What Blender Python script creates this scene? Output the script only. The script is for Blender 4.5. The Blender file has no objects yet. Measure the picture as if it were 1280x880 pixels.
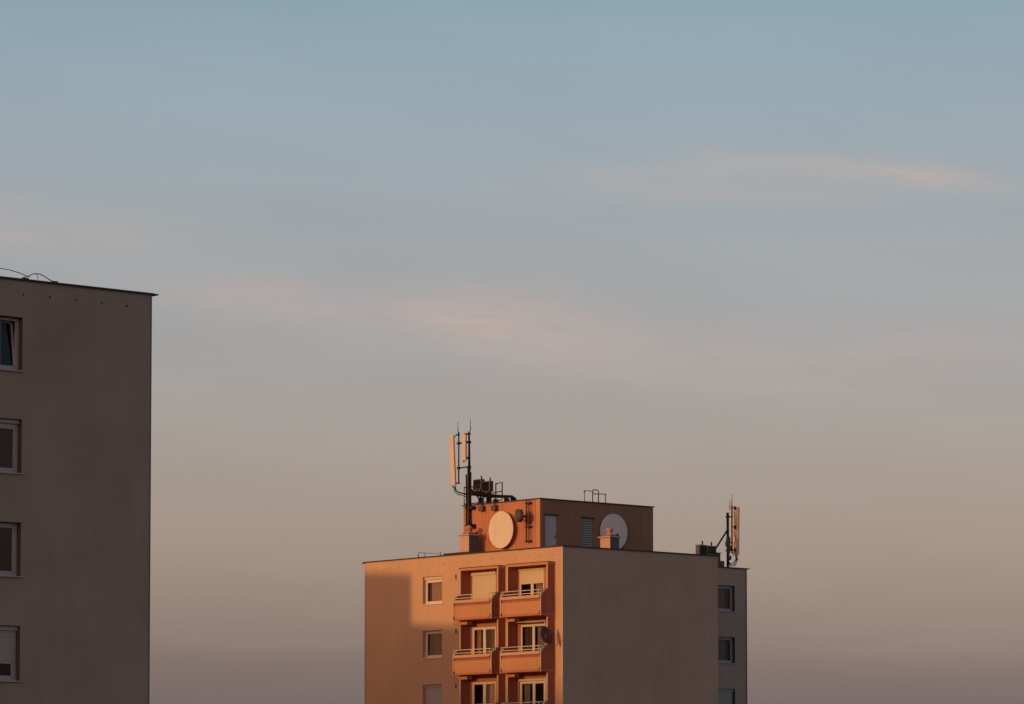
import bpy, bmesh, math, random
from mathutils import Vector, Matrix
random.seed(7)
scene = bpy.context.scene
COL = scene.collection
R = math.radians

# ------------------------------------------------------------------ frames
YAW = R(-48.8)                       # both blocks share one street grid
C0 = Vector((2.53, 200.0, 0.0))      # near corner of the lit block
L0 = Vector((-10.154, 112.52, 0.0))  # far corner of the near block
U = Vector((math.cos(YAW), math.sin(YAW), 0))
V = Vector((-math.sin(YAW), math.cos(YAW), 0))

# ------------------------------------------------------------------ materials
def new_mat(name):
    m = bpy.data.materials.new(name); m.use_nodes = True
    nt = m.node_tree; b = nt.nodes['Principled BSDF']
    return m, nt, b

def nd(nt, t, **kw):
    n = nt.nodes.new(t)
    for k, v in kw.items():
        if k in n.inputs: n.inputs[k].default_value = v
        else: setattr(n, k, v)
    return n

def stucco(name, col, var=.12, rough=.93, streak=.1, bump=.25, grain=60):
    m, nt, b = new_mat(name); L = nt.links.new
    geo = nd(nt, 'ShaderNodeNewGeometry')
    n1 = nd(nt, 'ShaderNodeTexNoise', Scale=.45, Detail=5.0, Roughness=.6)
    L(geo.outputs['Position'], n1.inputs['Vector'])
    mp = nd(nt, 'ShaderNodeMapping'); mp.inputs['Scale'].default_value = (2.6, 2.6, .16)
    L(geo.outputs['Position'], mp.inputs['Vector'])
    n2 = nd(nt, 'ShaderNodeTexNoise', Scale=1.3, Detail=4.0, Roughness=.65)
    L(mp.outputs[0], n2.inputs['Vector'])
    n3 = nd(nt, 'ShaderNodeTexNoise', Scale=float(grain), Detail=3.0)
    L(geo.outputs['Position'], n3.inputs['Vector'])
    def rng(src, a):
        r = nd(nt, 'ShaderNodeMapRange'); r.inputs[1].default_value = .3; r.inputs[2].default_value = .7
        r.inputs[3].default_value = 1-a; r.inputs[4].default_value = 1+a
        L(src, r.inputs[0]); return r.outputs[0]
    m1 = nd(nt, 'ShaderNodeMath', operation='MULTIPLY'); L(rng(n1.outputs[0], var), m1.inputs[0]); L(rng(n2.outputs[0], streak), m1.inputs[1])
    m2 = nd(nt, 'ShaderNodeMath', operation='MULTIPLY'); L(m1.outputs[0], m2.inputs[0]); L(rng(n3.outputs[0], .06), m2.inputs[1])
    vm = nd(nt, 'ShaderNodeVectorMath', operation='SCALE'); vm.inputs[0].default_value = col
    L(m2.outputs[0], vm.inputs['Scale']); L(vm.outputs[0], b.inputs['Base Color'])
    b.inputs['Roughness'].default_value = rough; b.inputs['Specular IOR Level'].default_value = .2
    bp = nd(nt, 'ShaderNodeBump', Strength=bump, Distance=.01)
    L(n3.outputs[0], bp.inputs['Height']); L(bp.outputs[0], b.inputs['Normal'])
    return m

def paint(name, col, rough=.5, metal=0., var=.1, spec=.4):
    m, nt, b = new_mat(name); L = nt.links.new
    geo = nd(nt, 'ShaderNodeNewGeometry')
    n1 = nd(nt, 'ShaderNodeTexNoise', Scale=3.5, Detail=5.0, Roughness=.65)
    L(geo.outputs['Position'], n1.inputs['Vector'])
    r = nd(nt, 'ShaderNodeMapRange'); r.inputs[1].default_value = .3; r.inputs[2].default_value = .7
    r.inputs[3].default_value = 1-var; r.inputs[4].default_value = 1+var
    L(n1.outputs[0], r.inputs[0])
    vm = nd(nt, 'ShaderNodeVectorMath', operation='SCALE'); vm.inputs[0].default_value = col
    L(r.outputs[0], vm.inputs['Scale']); L(vm.outputs[0], b.inputs['Base Color'])
    b.inputs['Roughness'].default_value = rough; b.inputs['Metallic'].default_value = metal
    b.inputs['Specular IOR Level'].default_value = spec
    return m

def banded(name, col, pitch, depth=.35, axis='z', rough=.6):
    """painted sheet with fine parallel slats or folds along z or along the wall"""
    m, nt, b = new_mat(name); L = nt.links.new
    geo = nd(nt, 'ShaderNodeTexCoord')
    sx = nd(nt, 'ShaderNodeSeparateXYZ'); L(geo.outputs['Object'], sx.inputs[0])
    if axis == 'z': src = sx.outputs['Z']
    else:
        ad = nd(nt, 'ShaderNodeMath', operation='ADD'); L(sx.outputs['X'], ad.inputs[0]); L(sx.outputs['Y'], ad.inputs[1])
        nz = nd(nt, 'ShaderNodeTexNoise', Scale=1.7); L(geo.outputs['Object'], nz.inputs['Vector'])
        a2 = nd(nt, 'ShaderNodeMath', operation='MULTIPLY_ADD'); L(nz.outputs[0], a2.inputs[0]); a2.inputs[1].default_value = .35
        L(ad.outputs[0], a2.inputs[2]); src = a2.outputs[0]
    mu = nd(nt, 'ShaderNodeMath', operation='MULTIPLY'); mu.inputs[1].default_value = 2*math.pi/pitch; L(src, mu.inputs[0])
    sn = nd(nt, 'ShaderNodeMath', operation='SINE'); L(mu.outputs[0], sn.inputs[0])
    r = nd(nt, 'ShaderNodeMapRange'); r.inputs[1].default_value = -1; r.inputs[2].default_value = 1
    r.inputs[3].default_value = 1-depth; r.inputs[4].default_value = 1
    L(sn.outputs[0], r.inputs[0])
    vm = nd(nt, 'ShaderNodeVectorMath', operation='SCALE'); vm.inputs[0].default_value = col
    L(r.outputs[0], vm.inputs['Scale']); L(vm.outputs[0], b.inputs['Base Color'])
    b.inputs['Roughness'].default_value = rough; b.inputs['Specular IOR Level'].default_value = .3
    return m

def glass(name):
    m, nt, b = new_mat(name); L = nt.links.new
    nt.nodes.remove(b)
    out = nt.nodes['Material Output']
    tr = nd(nt, 'ShaderNodeBsdfTransparent'); tr.inputs[0].default_value = (.88, .85, .84, 1)
    gl = nd(nt, 'ShaderNodeBsdfGlossy', Roughness=.02); gl.inputs[0].default_value = (.86, .78, .78, 1)
    lw = nd(nt, 'ShaderNodeFresnel', IOR=1.5)
    mx = nd(nt, 'ShaderNodeMixShader'); L(lw.outputs[0], mx.inputs[0]); L(tr.outputs[0], mx.inputs[1]); L(gl.outputs[0], mx.inputs[2])
    geo = nd(nt, 'ShaderNodeNewGeometry'); nz = nd(nt, 'ShaderNodeTexNoise', Scale=1.2); L(geo.outputs['Position'], nz.inputs['Vector'])
    bp = nd(nt, 'ShaderNodeBump', Strength=.05, Distance=.02); L(nz.outputs[0], bp.inputs['Height']); L(bp.outputs[0], gl.inputs['Normal'])
    L(mx.outputs[0], out.inputs['Surface'])
    return m

M = dict(
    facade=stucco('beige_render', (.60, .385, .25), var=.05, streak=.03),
    facade_shade=stucco('shade_toned_beige_render', (.48, .36, .295), var=.07, streak=.035),  # beige render with the shaded side's darker tone put into its colour
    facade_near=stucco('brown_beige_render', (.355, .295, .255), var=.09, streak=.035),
    reveal=stucco('shade_dark_reveal_render', (.10, .08, .075), var=.08),  # dark colour stands in for shade inside the window openings
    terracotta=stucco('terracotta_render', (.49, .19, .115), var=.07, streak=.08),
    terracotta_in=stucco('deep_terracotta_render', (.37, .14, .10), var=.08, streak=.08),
    parapet=stucco('orange_panel_paint', (.56, .28, .15), var=.06, streak=.035),
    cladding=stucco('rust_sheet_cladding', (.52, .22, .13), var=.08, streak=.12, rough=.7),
    room=stucco('shade_toned_room_render', (.31, .18, .12), var=.08, streak=.08),  # rust tone darkened in colour for the room's shaded side
    cap=paint('dark_sheet_metal', (.035, .032, .034), .45, .3),
    bead=paint('pale_corner_bead', (.62, .47, .36), .6),
    bead_grey=paint('grey_corner_bead', (.16, .16, .2), .6),
    frame=paint('white_window_frame', (.72, .66, .58), .4, var=.04),
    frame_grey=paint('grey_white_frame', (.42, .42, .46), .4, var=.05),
    rail=paint('cream_rail_paint', (.72, .62, .5), .45),
    glass=glass('window_glass'),
    shutter=banded('cream_roller_shutter', (.74, .62, .44), .055, .13),
    shutter_grey=banded('grey_roller_shutter', (.5, .47, .45), .055, .2),
    curtain=banded('beige_curtain', (.42, .28, .21), .17, .3, 'a', .9),
    curtain_grey=banded('pale_net_curtain', (.24, .25, .26), .15, .3, 'a', .9),
    curtain_dark=banded('brown_curtain', (.10, .065, .055), .2, .3, 'a', .9),
    inside=paint('dim_room', (.035, .03, .03), .9),
    steel=paint('dark_galvanised_steel', (.03, .026, .026), .55, .5, var=.25),
    rust=paint('weathered_steel', (.07, .04, .03), .7, .2, var=.3),
    cable=paint('black_cable', (.010, .009, .012), .85, spec=.15),
    radome=paint('cream_radome', (.72, .55, .40), .5, var=.05),
    radio=paint('grey_radio_housing', (.10, .08, .07), .55, .1, var=.2),
    cover=stucco('cream_cover', (.74, .66, .54), var=.04, streak=.05, rough=.7, bump=.1),
    cover_grey=stucco('pale_grey_cover', (.80, .76, .76), var=.05, streak=.06, rough=.7, bump=.1),
    door=paint('pale_grey_door', (.46, .49, .52), .5, var=.06),
    louver=banded('grey_louvres', (.36, .41, .42), .12, .35),
    drum=paint('dark_grey_drum', (.10, .085, .085), .6),
    dish=paint('brown_dish', (.19, .08, .065), .9, spec=.1),
    chimney=stucco('chimney_render', (.58, .39, .30), var=.1, streak=.1),
    chimney_grey=paint('cowl_clay', (.5, .27, .2), .8),
    membrane=stucco('roof_membrane', (.06, .055, .055), var=.2),
    radio_pale=paint('brown_grey_housing', (.30, .25, .23), .7, var=.2),
    shade_sheet=paint('grey_shade_sheet', (.11, .12, .13), .8),  # dark colour standing in for the chimneys' shaded side
    wire=paint('zinc_wire', (.25, .24, .22), .5, .4),
)

# ------------------------------------------------------------------ mesh builder
class MB:
    def __init__(s): s.v = []; s.f = []; s.sm = []
    def add(s, vs, fs, smooth=False):
        o = len(s.v); s.v += [Vector(v) for v in vs]
        for f in fs: s.f.append([i+o for i in f]); s.sm.append(smooth)
        return s
    def box(s, x0, x1, y0, y1, z0, z1):
        vs = [(x, y, z) for z in (z0, z1) for y in (y0, y1) for x in (x0, x1)]
        return s.add(vs, [(0,2,3,1), (4,5,7,6), (0,1,5,4), (2,6,7,3), (0,4,6,2), (1,3,7,5)])
    def quad(s, a, b, c, d): return s.add([a, b, c, d], [(0,1,2,3)])
    def prism(s, poly, a0, a1, axis=0):
        """poly: 2D points; extruded along axis (0=x,1=y,2=z)"""
        n = len(poly); vs = []
        for a in (a0, a1):
            for p in poly:
                q = list(p); q.insert(axis, a); vs.append(q)
        fs = [list(range(n)), list(range(n, 2*n))] + [(i, (i+1) % n, n+(i+1) % n, n+i) for i in range(n)]
        return s.add(vs, fs)
    def tube(s, pts, r, n=8, cap=True, r1=None):
        pts = [Vector(p) for p in pts]; rings = []
        up = Vector((0, 0, 1)); k = len(pts)
        for i, p in enumerate(pts):
            t = (pts[min(i+1, k-1)] - pts[max(i-1, 0)]).normalized()
            ref = up if abs(t.dot(up)) < .95 else Vector((1, 0, 0))
            a = t.cross(ref).normalized(); b = t.cross(a).normalized()
            rr = r if r1 is None else r + (r1-r)*i/(k-1)
            rings.append([p + a*math.cos(2*math.pi*j/n)*rr + b*math.sin(2*math.pi*j/n)*rr for j in range(n)])
        vs = [q for ring in rings for q in ring]
        fs = [(i*n+j, i*n+(j+1) % n, (i+1)*n+(j+1) % n, (i+1)*n+j) for i in range(k-1) for j in range(n)]
        s.add(vs, fs, True)
        if cap:
            s.add(rings[0], [list(range(n))]); s.add(rings[-1], [list(range(n))])
        return s
    def disc(s, c, axis, r, th, n=48, dish=0., rings=1):
        """round plate (cylinder or shallow bowl) centred at c, facing axis"""
        c = Vector(c); t = Vector(axis).normalized()
        ref = Vector((0, 0, 1)) if abs(t.z) < .9 else Vector((1, 0, 0))
        a = t.cross(ref).normalized(); b = t.cross(a).normalized()
        def ring(rr, off): return [c + t*off + (a*math.cos(2*math.pi*j/n) + b*math.sin(2*math.pi*j/n))*rr for j in range(n)]
        K = 6 if dish else 1
        for off0, flip in ((th/2, 1), (-th/2, -1)):
            vs = []; 
            for i in range(1, K+1):
                q = i/K; vs += ring(r*q, off0 - dish*(1-q*q))
            o = len(vs); vs.append(c + t*(off0 - dish))
            fs = [(o, j, (j+1) % n) for j in range(n)]
            for i in range(K-1): fs += [(i*n+j, i*n+(j+1) % n, (i+1)*n+(j+1) % n, (i+1)*n+j) for j in range(n)]
            s.add(vs, fs, bool(dish))
        A = ring(r, -th/2); B = ring(r, th/2)
        s.add(A+B, [(j, (j+1) % n, n+(j+1) % n, n+j) for j in range(n)], True)
        return s
    def lathe(s, c, prof, n=20):
        vs = [(c[0]+r*math.cos(2*math.pi*j/n), c[1]+r*math.sin(2*math.pi*j/n), c[2]+z) for r, z in prof for j in range(n)]
        fs = [(i*n+j, i*n+(j+1) % n, (i+1)*n+(j+1) % n, (i+1)*n+j) for i in range(len(prof)-1) for j in range(n)]
        return s.add(vs, fs, True)
    def build(s, name, mat, parent=None, off=None, bevel=0., recalc=True):
        off = off if off is not None else (parent['_o'] if parent is not None and '_o' in parent else Vector((0,0,0)))
        off = Vector(off)
        me = bpy.data.meshes.new(name)
        bm = bmesh.new()
        vv = [bm.verts.new(v-off) for v in s.v]
        for f, sm in zip(s.f, s.sm):
            try:
                ff = bm.faces.new([vv[i] for i in f]); ff.smooth = sm
            except ValueError: pass
        bmesh.ops.remove_doubles(bm, verts=bm.verts, dist=1e-5)
        if recalc: bmesh.ops.recalc_face_normals(bm, faces=bm.faces)
        bm.to_mesh(me); bm.free()
        me.materials.append(mat)
        o = bpy.data.objects.new(name, me); COL.objects.link(o)
        if parent is not None:
            o.parent = parent; o['_o'] = off
        if bevel:
            md = o.modifiers.new('bevel', 'BEVEL'); md.width = bevel; md.segments = 2; md.limit_method = 'ANGLE'
        return o

def thing(name, label, cat, at=(0, 0, 0), base=C0, group=None, yaw=YAW):
    """Empty at the foot of the thing; 'at' is in the block's own axes"""
    o = bpy.data.objects.new(name, None); COL.objects.link(o)
    a = Vector(at); rot = Matrix.Rotation(yaw, 3, 'Z')
    o.location = base + rot @ a; o.rotation_euler = (0, 0, yaw)
    o['label'] = label; o['category'] = cat
    if group: o['group'] = group
    o['_o'] = a; o.empty_display_size = .3
    return o

# wall facings: f(a, o, z) -> block axes; a runs along the wall, o points outwards
class Face:
    def __init__(s, kind, c): s.kind = kind; s.c = c
    def p(s, a, o, z): return (a, s.c - o, z) if s.kind == 'sun' else (s.c + o, a, z)
    def box(s, mb, a0, a1, o0, o1, z0, z1):
        A = s.p(a0, o0, z0); B = s.p(a1, o1, z1)
        return mb.box(min(A[0],B[0]), max(A[0],B[0]), min(A[1],B[1]), max(A[1],B[1]), z0, z1)
    def sheet(s, mb, a0, a1, z0, z1, holes=(), o=0., reveal=.0):
        xs = sorted({a0, a1, *[h[0] for h in holes], *[h[1] for h in holes]})
        zs = sorted({z0, z1, *[h[2] for h in holes], *[h[3] for h in holes]})
        for i in range(len(xs)-1):
            for j in range(len(zs)-1):
                cx = (xs[i]+xs[i+1])/2; cz = (zs[j]+zs[j+1])/2
                if any(h[0] < cx < h[1] and h[2] < cz < h[3] for h in holes): continue
                mb.quad(s.p(xs[i], o, zs[j]), s.p(xs[i+1], o, zs[j]), s.p(xs[i+1], o, zs[j+1]), s.p(xs[i], o, zs[j+1]))
        for h in holes:
            if len(h) > 4 and not h[4]: continue
            r = reveal
            if r <= 0: continue
            for (p0, p1) in (((h[0],h[2]),(h[0],h[3])), ((h[1],h[2]),(h[1],h[3])), ((h[0],h[2]),(h[1],h[2])), ((h[0],h[3]),(h[1],h[3]))):
                mb.quad(s.p(p0[0], o, p0[1]), s.p(p1[0], o, p1[1]), s.p(p1[0], o-r, p1[1]), s.p(p0[0], o-r, p0[1]))
        return mb

def window(par, F, a0, a1, z0, z1, o=-.2, fmat='frame', n=1, drape=None, shut=0., shutmat='shutter', box=.0,
           sill=True, label=None, tilt=False, w=.075, side_room=1.1, splits=None):
    """a window: outer frame with sashes > panes, curtain, shutter, sill"""
    f = MB(); t = .07
    zt = z1 - box
    F.box(f, a0, a0+w, o-t, o, z0, zt); F.box(f, a1-w, a1, o-t, o, z0, zt)
    F.box(f, a0+w, a1-w, o-t, o, z0, z0+w); F.box(f, a0+w, a1-w, o-t, o, zt-w, zt)
    cuts = splits or [a0 + (a1-a0)*i/n for i in range(1, n)]
    edges = [a0+w] + list(cuts) + [a1-w]
    for c in cuts: F.box(f, c-w*.55, c+w*.55, o-t, o+.004, z0+w, zt-w)
    fr = f.build('window', M[fmat], par)
    if label: fr['label'] = label
    for i in range(len(edges)-1):
        b0 = edges[i] + (w*.55 if i else 0); b1 = edges[i+1] - (w*.55 if i < len(edges)-2 else 0)
        sw = .05
        g = MB(); s_ = MB()
        if tilt:
            # sash leaning inwards from its bottom hinge
            lean = .16
            def q(a, oo, z): return F.p(a, oo - lean*(z-z0-w)/(zt-z0-2*w), z)
            for (c0, c1, d0, d1) in ((b0, b0+sw, z0+w, zt-w), (b1-sw, b1, z0+w, zt-w), (b0, b1, z0+w, z0+w+sw), (b0, b1, zt-w-sw, zt-w)):
                vs = [q(a, oo, z) for z in (d0, d1) for oo in (o-.065, o-.01) for a in (c0, c1)]
                s_.add(vs, [(0,2,3,1), (4,5,7,6), (0,1,5,4), (2,6,7,3), (0,4,6,2), (1,3,7,5)])
            g.quad(q(b0+sw, o-.04, z0+w+sw), q(b1-sw, o-.04, z0+w+sw), q(b1-sw, o-.04, zt-w-sw), q(b0+sw, o-.04, zt-w-sw))
        else:
            F.box(s_, b0+.003, b0+sw, o-.055, o-.008, z0+w+.003, zt-w-.003); F.box(s_, b1-sw, b1-.003, o-.055, o-.008, z0+w+.003, zt-w-.003)
            F.box(s_, b0+sw, b1-sw, o-.055, o-.008, z0+w+.003, z0+w+sw); F.box(s_, b0+sw, b1-sw, o-.055, o-.008, zt-w-sw, zt-w-.003)
            g.quad(F.p(b0+sw, o-.035, z0+w+sw), F.p(b1-sw, o-.035, z0+w+sw), F.p(b1-sw, o-.035, zt-w-sw), F.p(b0+sw, o-.035, zt-w-sw))
        s_.build('sash', M[fmat], fr)
        g.build('pane', M['glass'], fr, recalc=False)
    if drape:
        for (d0, d1, mat, zz) in drape:
            c = MB(); A = a0 + (a1-a0)*d0; B = a0 + (a1-a0)*d1; K = max(4, int((B-A)/.035))
            for i in range(K):
                x0 = A+(B-A)*i/K; x1 = A+(B-A)*(i+1)/K
                y0 = o-.2+.03*math.sin(i*1.25); y1 = o-.2+.03*math.sin((i+1)*1.25)
                c.quad(F.p(x0, y0, z0+w+zz*(zt-z0)), F.p(x1, y1, z0+w+zz*(zt-z0)), F.p(x1, y1, zt-w*.5), F.p(x0, y0, zt-w*.5))
            c.build('curtain', M[mat], fr)
    # dim room behind the panes
    rm = MB(); d = side_room
    for (A, B, C_, D) in (((a0,o-d,z0),(a1,o-d,z0),(a1,o-d,z1),(a0,o-d,z1)), ((a0,o-t,z0),(a0,o-d,z0),(a0,o-d,z1),(a0,o-t,z1)),
                          ((a1,o-t,z0),(a1,o-d,z0),(a1,o-d,z1),(a1,o-t,z1)), ((a0,o-t,z0),(a1,o-t,z0),(a1,o-d,z0),(a0,o-d,z0)),
                          ((a0,o-t,z1),(a1,o-t,z1),(a1,o-d,z1),(a0,o-d,z1))):
        rm.quad(*[F.p(*P) for P in (A, B, C_, D)])
    rm.build('room_interior', M['inside'], fr)
    if box:
        b = MB(); F.box(b, a0+.004, a1-.004, o-.06, o+.09, zt+.003, z1-.004); b.build('shutter_box', M[shutmat], fr, bevel=.008)
    if shut:
        b = MB(); zb = zt - (zt-z0)*shut
        K = max(2, int((zt-zb)/.055))
        for i in range(K):
            h0 = zb+(zt-zb)*i/K; h1 = zb+(zt-zb)*(i+1)/K
            F.box(b, a0+.03, a1-.03, o+.012, o+.03, h0+.003, h1-.003)
        b.build('roller_shutter', M[shutmat], fr)
    if sill:
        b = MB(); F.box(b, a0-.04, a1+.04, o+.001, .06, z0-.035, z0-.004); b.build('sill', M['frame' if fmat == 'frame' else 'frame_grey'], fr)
    return fr

def reveals(par, F, holes, depth, mat):
    for h in holes:
        b = MB()
        for (p0, p1) in (((h[0],h[2]),(h[0],h[3])), ((h[1],h[2]),(h[1],h[3])), ((h[0],h[2]),(h[1],h[2])), ((h[0],h[3]),(h[1],h[3]))):
            b.quad(F.p(p0[0], 0, p0[1]), F.p(p1[0], 0, p1[1]), F.p(p1[0], -depth, p1[1]), F.p(p0[0], -depth, p0[1]))
        b.build('window_reveal', M[mat], par, recalc=False)

H = 31.07; ST = 2.8
SUN = Face('sun', 0.0); SHD = Face('shade', 0.0)

def cap_strip(mb, pts, w_out, w_in, z0, z1):
    """flat metal cap around a roof outline (axis aligned rectangle)"""
    x0, x1, y0, y1 = pts
    X0, X1, Y0, Y1 = x0-w_out, x1+w_out, y0-w_out, y1+w_out
    a0, a1, b0, b1 = x0+w_in, x1-w_in, y0+w_in, y1-w_in
    mb.box(X0, X1, Y0, b0, z0, z1); mb.box(X0, X1, b1, Y1, z0, z1)
    mb.box(X0, a0, b0, b1, z0, z1); mb.box(a1, X1, b0, b1, z0, z1)

# ================================================================== MAIN BLOCK
blk = thing('apartment_building', 'sunlit orange apartment block with stacked balconies and a rooftop room', 'apartment building')
W0 = -15.63; DE = 10.77
rows = [0, 1, 2, 3]
wins = [(-10.87, -9.32, 28.6-ST*k, 30.02-ST*k) for k in rows]
loggias = [(-7.35, -4.42), (-3.68, -.66)]
lholes = [(a, b, 27.58-ST*3, 30.2, False) for a, b in loggias]
w = MB()
SUN.sheet(w, W0, 0, 0, H-.05, holes=[(*q, True) for q in wins] + lholes, reveal=.2)
# side and back faces of the front section
w.quad((W0,0,0), (W0,DE,0), (W0,DE,H-.05), (W0,0,H-.05))
w.quad((W0,DE,0), (0,DE,0), (0,DE,H-.05), (W0,DE,H-.05))
# parapet inner faces and roof deck
ZR = 30.75
for (A, B) in (((W0+.3,.3),(-.3,.3)), ((-.3,.3),(-.3,DE-.3)), ((-.3,DE-.3),(W0+.3,DE-.3)), ((W0+.3,DE-.3),(W0+.3,.3))):
    w.quad((*A, ZR), (*B, ZR), (*B, H-.05), (*A, H-.05))
w.build('wall', M['facade'], blk)
w = MB(); w.quad((0,0,0), (0,DE,0), (0,DE,H-.05), (0,0,H-.05)); w.build('wall', M['facade_shade'], blk)['label'] = 'shaded windowless end wall'
w = MB(); w.quad((W0+.3,.3,ZR), (-.3,.3,ZR), (-.3,DE-.3,ZR), (W0+.3,DE-.3,ZR)); w.build('roof_deck', M['membrane'], blk)
c = MB(); cap_strip(c, (W0, 0, 0, DE), .07, .34, H-.05, H); 
c.box(W0-.2, W0-.071, -.07, DE, H-.09, H-.05)
c.build('roof_cap', M['cap'], blk)
b = MB(); b.box(-.075, .006, -.006, -.001, 0, H-.05); b.build('corner_trim', M['bead'], blk)
b = MB(); b.box(W0-.004, W0+.12, -.008, -.001, 0, H-.05); b.build('corner_trim', M['facade_shade'], blk)
# vent holes below the cap
for k in range(17):
    a = -14.71 + .935*k
    if a > -.3: break
    b = MB(); b.disc((a, -.003, 30.64), (0, -1, 0), .032, .012, n=12); b.build('attic_vent', M['terracotta_in'], blk)
for k in range(5):
    b = MB(); b.disc((.003, 1.0+2.1*k*.93, 30.66), (1, 0, 0), .032, .012, n=12); b.build('attic_vent', M['terracotta_in'], blk)
for k in rows:
    z = 29.91 - ST*k
    if z < 20: break
    b = MB(); b.box(-8.27, -8.15, -.012, .0, z-.13, z+.13)
    o = b.build('wall_vent', M['terracotta_in'], blk)
    g = MB()
    for i in range(4): g.box(-8.26, -8.16, -.022, -.0125, z-.11+.06*i, z-.08+.06*i)
    g.build('grille', M['rust'], o)

# windows of the sunny face
window(blk, SUN, *wins[0], drape=[(.18, 1, 'curtain', 0)], box=.15, w=.1, label='top window with beige curtain and pale shutter box')
window(blk, SUN, *wins[1], drape=[(.28, 1, 'curtain_dark', 0)], w=.1, label='window with dark brown curtain')
window(blk, SUN, *wins[2], box=.14, shut=1., shutmat='shutter_grey', w=.1, label='window with lowered grey roller shutter')
window(blk, SUN, *wins[3], drape=[(.1, .9, 'curtain', 0)], w=.1)

# loggias and balconies
def loggia(i, k, a0, a1):
    zf = 27.58 - ST*k            # underside of balcony box
    top = zf + ST
    x0, x1 = a0-.05, a1+.05
    # side walls
    zt = 30.14 if k == 0 else top - .004
    for c0 in (x0, x1-.1):
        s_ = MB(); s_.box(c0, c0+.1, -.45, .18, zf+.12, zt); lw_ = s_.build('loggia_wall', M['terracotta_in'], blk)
        e = MB(); e.box(c0-.002, c0+.102, -.462, -.4505, zf+.12, zt); e.build('wall_edge', M['facade'], lw_)
    if k == 0:
        r = MB(); r.box(x0-.01, x1+.01, -.47, .18, 30.143, 30.26); r.build('loggia_roof', M['parapet'], blk)
        r = MB(); r.box(x0-.03, x1+.03, -.5, 0, 30.262, 30.29); r.build('flashing', M['cap'], blk)
    bal = MB(); bal.box(x0+.02, x1-.02, -.9, .18, zf, zf+.117)
    bo = bal.build('balcony', M['terracotta'], blk)
    if k > 0:
        r = MB(); r.box(x0-(.45 if i == 0 else .002), x0+.62, -.475, -.12, top-.2, top-.012); r.build('beam_end', M['parapet'], bo)
    # side cheeks with raking top
    for (c0, c1) in ((x0, x0+.08), (x1-.08, x1)):
        sd = MB(); sd.prism([(-.9, zf+.121), (-.9, zf+1.0), (-.78, zf+1.03), (-.463, zf+1.36), (-.463, zf+.121)], c0, c1, 0)
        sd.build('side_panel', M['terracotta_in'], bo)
        sd = MB(); sd.box(c0-.003, c1+.003, -.915, -.901, zf-.01, zf+1.0); sd.build('corner_post', M['facade'], bo)
    p = MB(); p.box(x0+.085, x1-.085, -.895, -.84, zf+.05, zf+.715); p.build('parapet_panel', M['parapet'], bo)
    p = MB(); p.box(x0+.085, x1-.085, -.85, -.82, zf+.718, zf+.862); p.build('panel_groove', M['terracotta_in'], bo)
    p = MB(); p.box(x0+.085, x1-.085, -.93, -.83, zf+.865, zf+1.02); p.build('top_board', M['facade'], bo, bevel=.012)
    for zz in (zf+.14, zf+.9):
        for (c, sgn) in ((x0+.12, 1), (x1-.12, -1)):
            if zz > zf+.5 and sgn > 0: continue
            q = MB(); q.prism([(c-.06*sgn, zz-.07), (c+.07*sgn, zz+.02), (c+.05*sgn, zz+.12), (c-.03*sgn, zz+.09)], 0, 0, 1) if False else None
            q = MB(); q.add([(c-.05*sgn, -.93, zz-.09), (c+.03*sgn, -.93, zz-.09), (c+.0*sgn, -.93, zz+.09), (c-.05*sgn, -.93, zz+.02),
                             (c-.05*sgn, -.9, zz-.09), (c+.03*sgn, -.9, zz-.09), (c+.0*sgn, -.9, zz+.09), (c-.05*sgn, -.9, zz+.02)],
                            [(0,1,2,3), (4,5,6,7), (0,1,5,4), (1,2,6,5), (2,3,7,6), (3,0,4,7)])
            q.build('clamp', M['cap'], bo)
    rl = MB()
    for zz in (zf+1.11, zf+1.27):
        rl.tube([(x0+.05, -.5, zz+.06), (x0+.05, -.84, zz), (x0+.12, -.93, zz), (x1-.12, -.93, zz), (x1-.05, -.84, zz), (x1-.05, -.5, zz+.06)], .022, 8)
    for a in (x0+.14, (x0+x1)/2, x1-.14):
        rl.tube([(a, -.93, zf+1.0), (a, -.93, zf+1.28)], .018, 6)
    rl.build('railing', M['rail'], bo)
    for a in (x0+.04, x1-.04):
        q = MB(); q.tube([(a, -.9, zf+.97), (a+.0, -.86, zf+1.12), (a, -.74, zf+1.17), (a, -.66, zf+1.3)], .035, 8); q.build('rail_bracket', M['rail'], bo)
    return bo

lw = MB(); BACK = Face('sun', .18)
lhol = []
spec = {}
for k in rows:
    z0 = 27.72 - ST*k
    lwin = (-7.2, -5.3, z0, 30.06 - ST*k); rwin = (-3.55, -1.62 if k < 2 else -1.32, z0, 30.04 - ST*k)
    if k == 2: rwin = (-3.5, -1.35, z0, 30.10-ST*k)
    if k == 1: rwin = (-3.45, -1.5, z0, 30.04-ST*k)
    spec[k] = (lwin, rwin); lhol += [lwin, rwin]
for i, (a0, a1) in enumerate(loggias):
    sub = [h for h in lhol if a0 <= h[0] <= a1]
    lwall = MB(); BACK.sheet(lwall, a0-.02, a1+.02, 27.58-ST*3, 30.2, holes=sub, reveal=.06)
    lwall.build('loggia_back_wall', M['terracotta'], blk)
for k in rows:
    for i, (a0, a1) in enumerate(loggias): loggia(i, k, a0, a1)
OB = -.06
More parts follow.
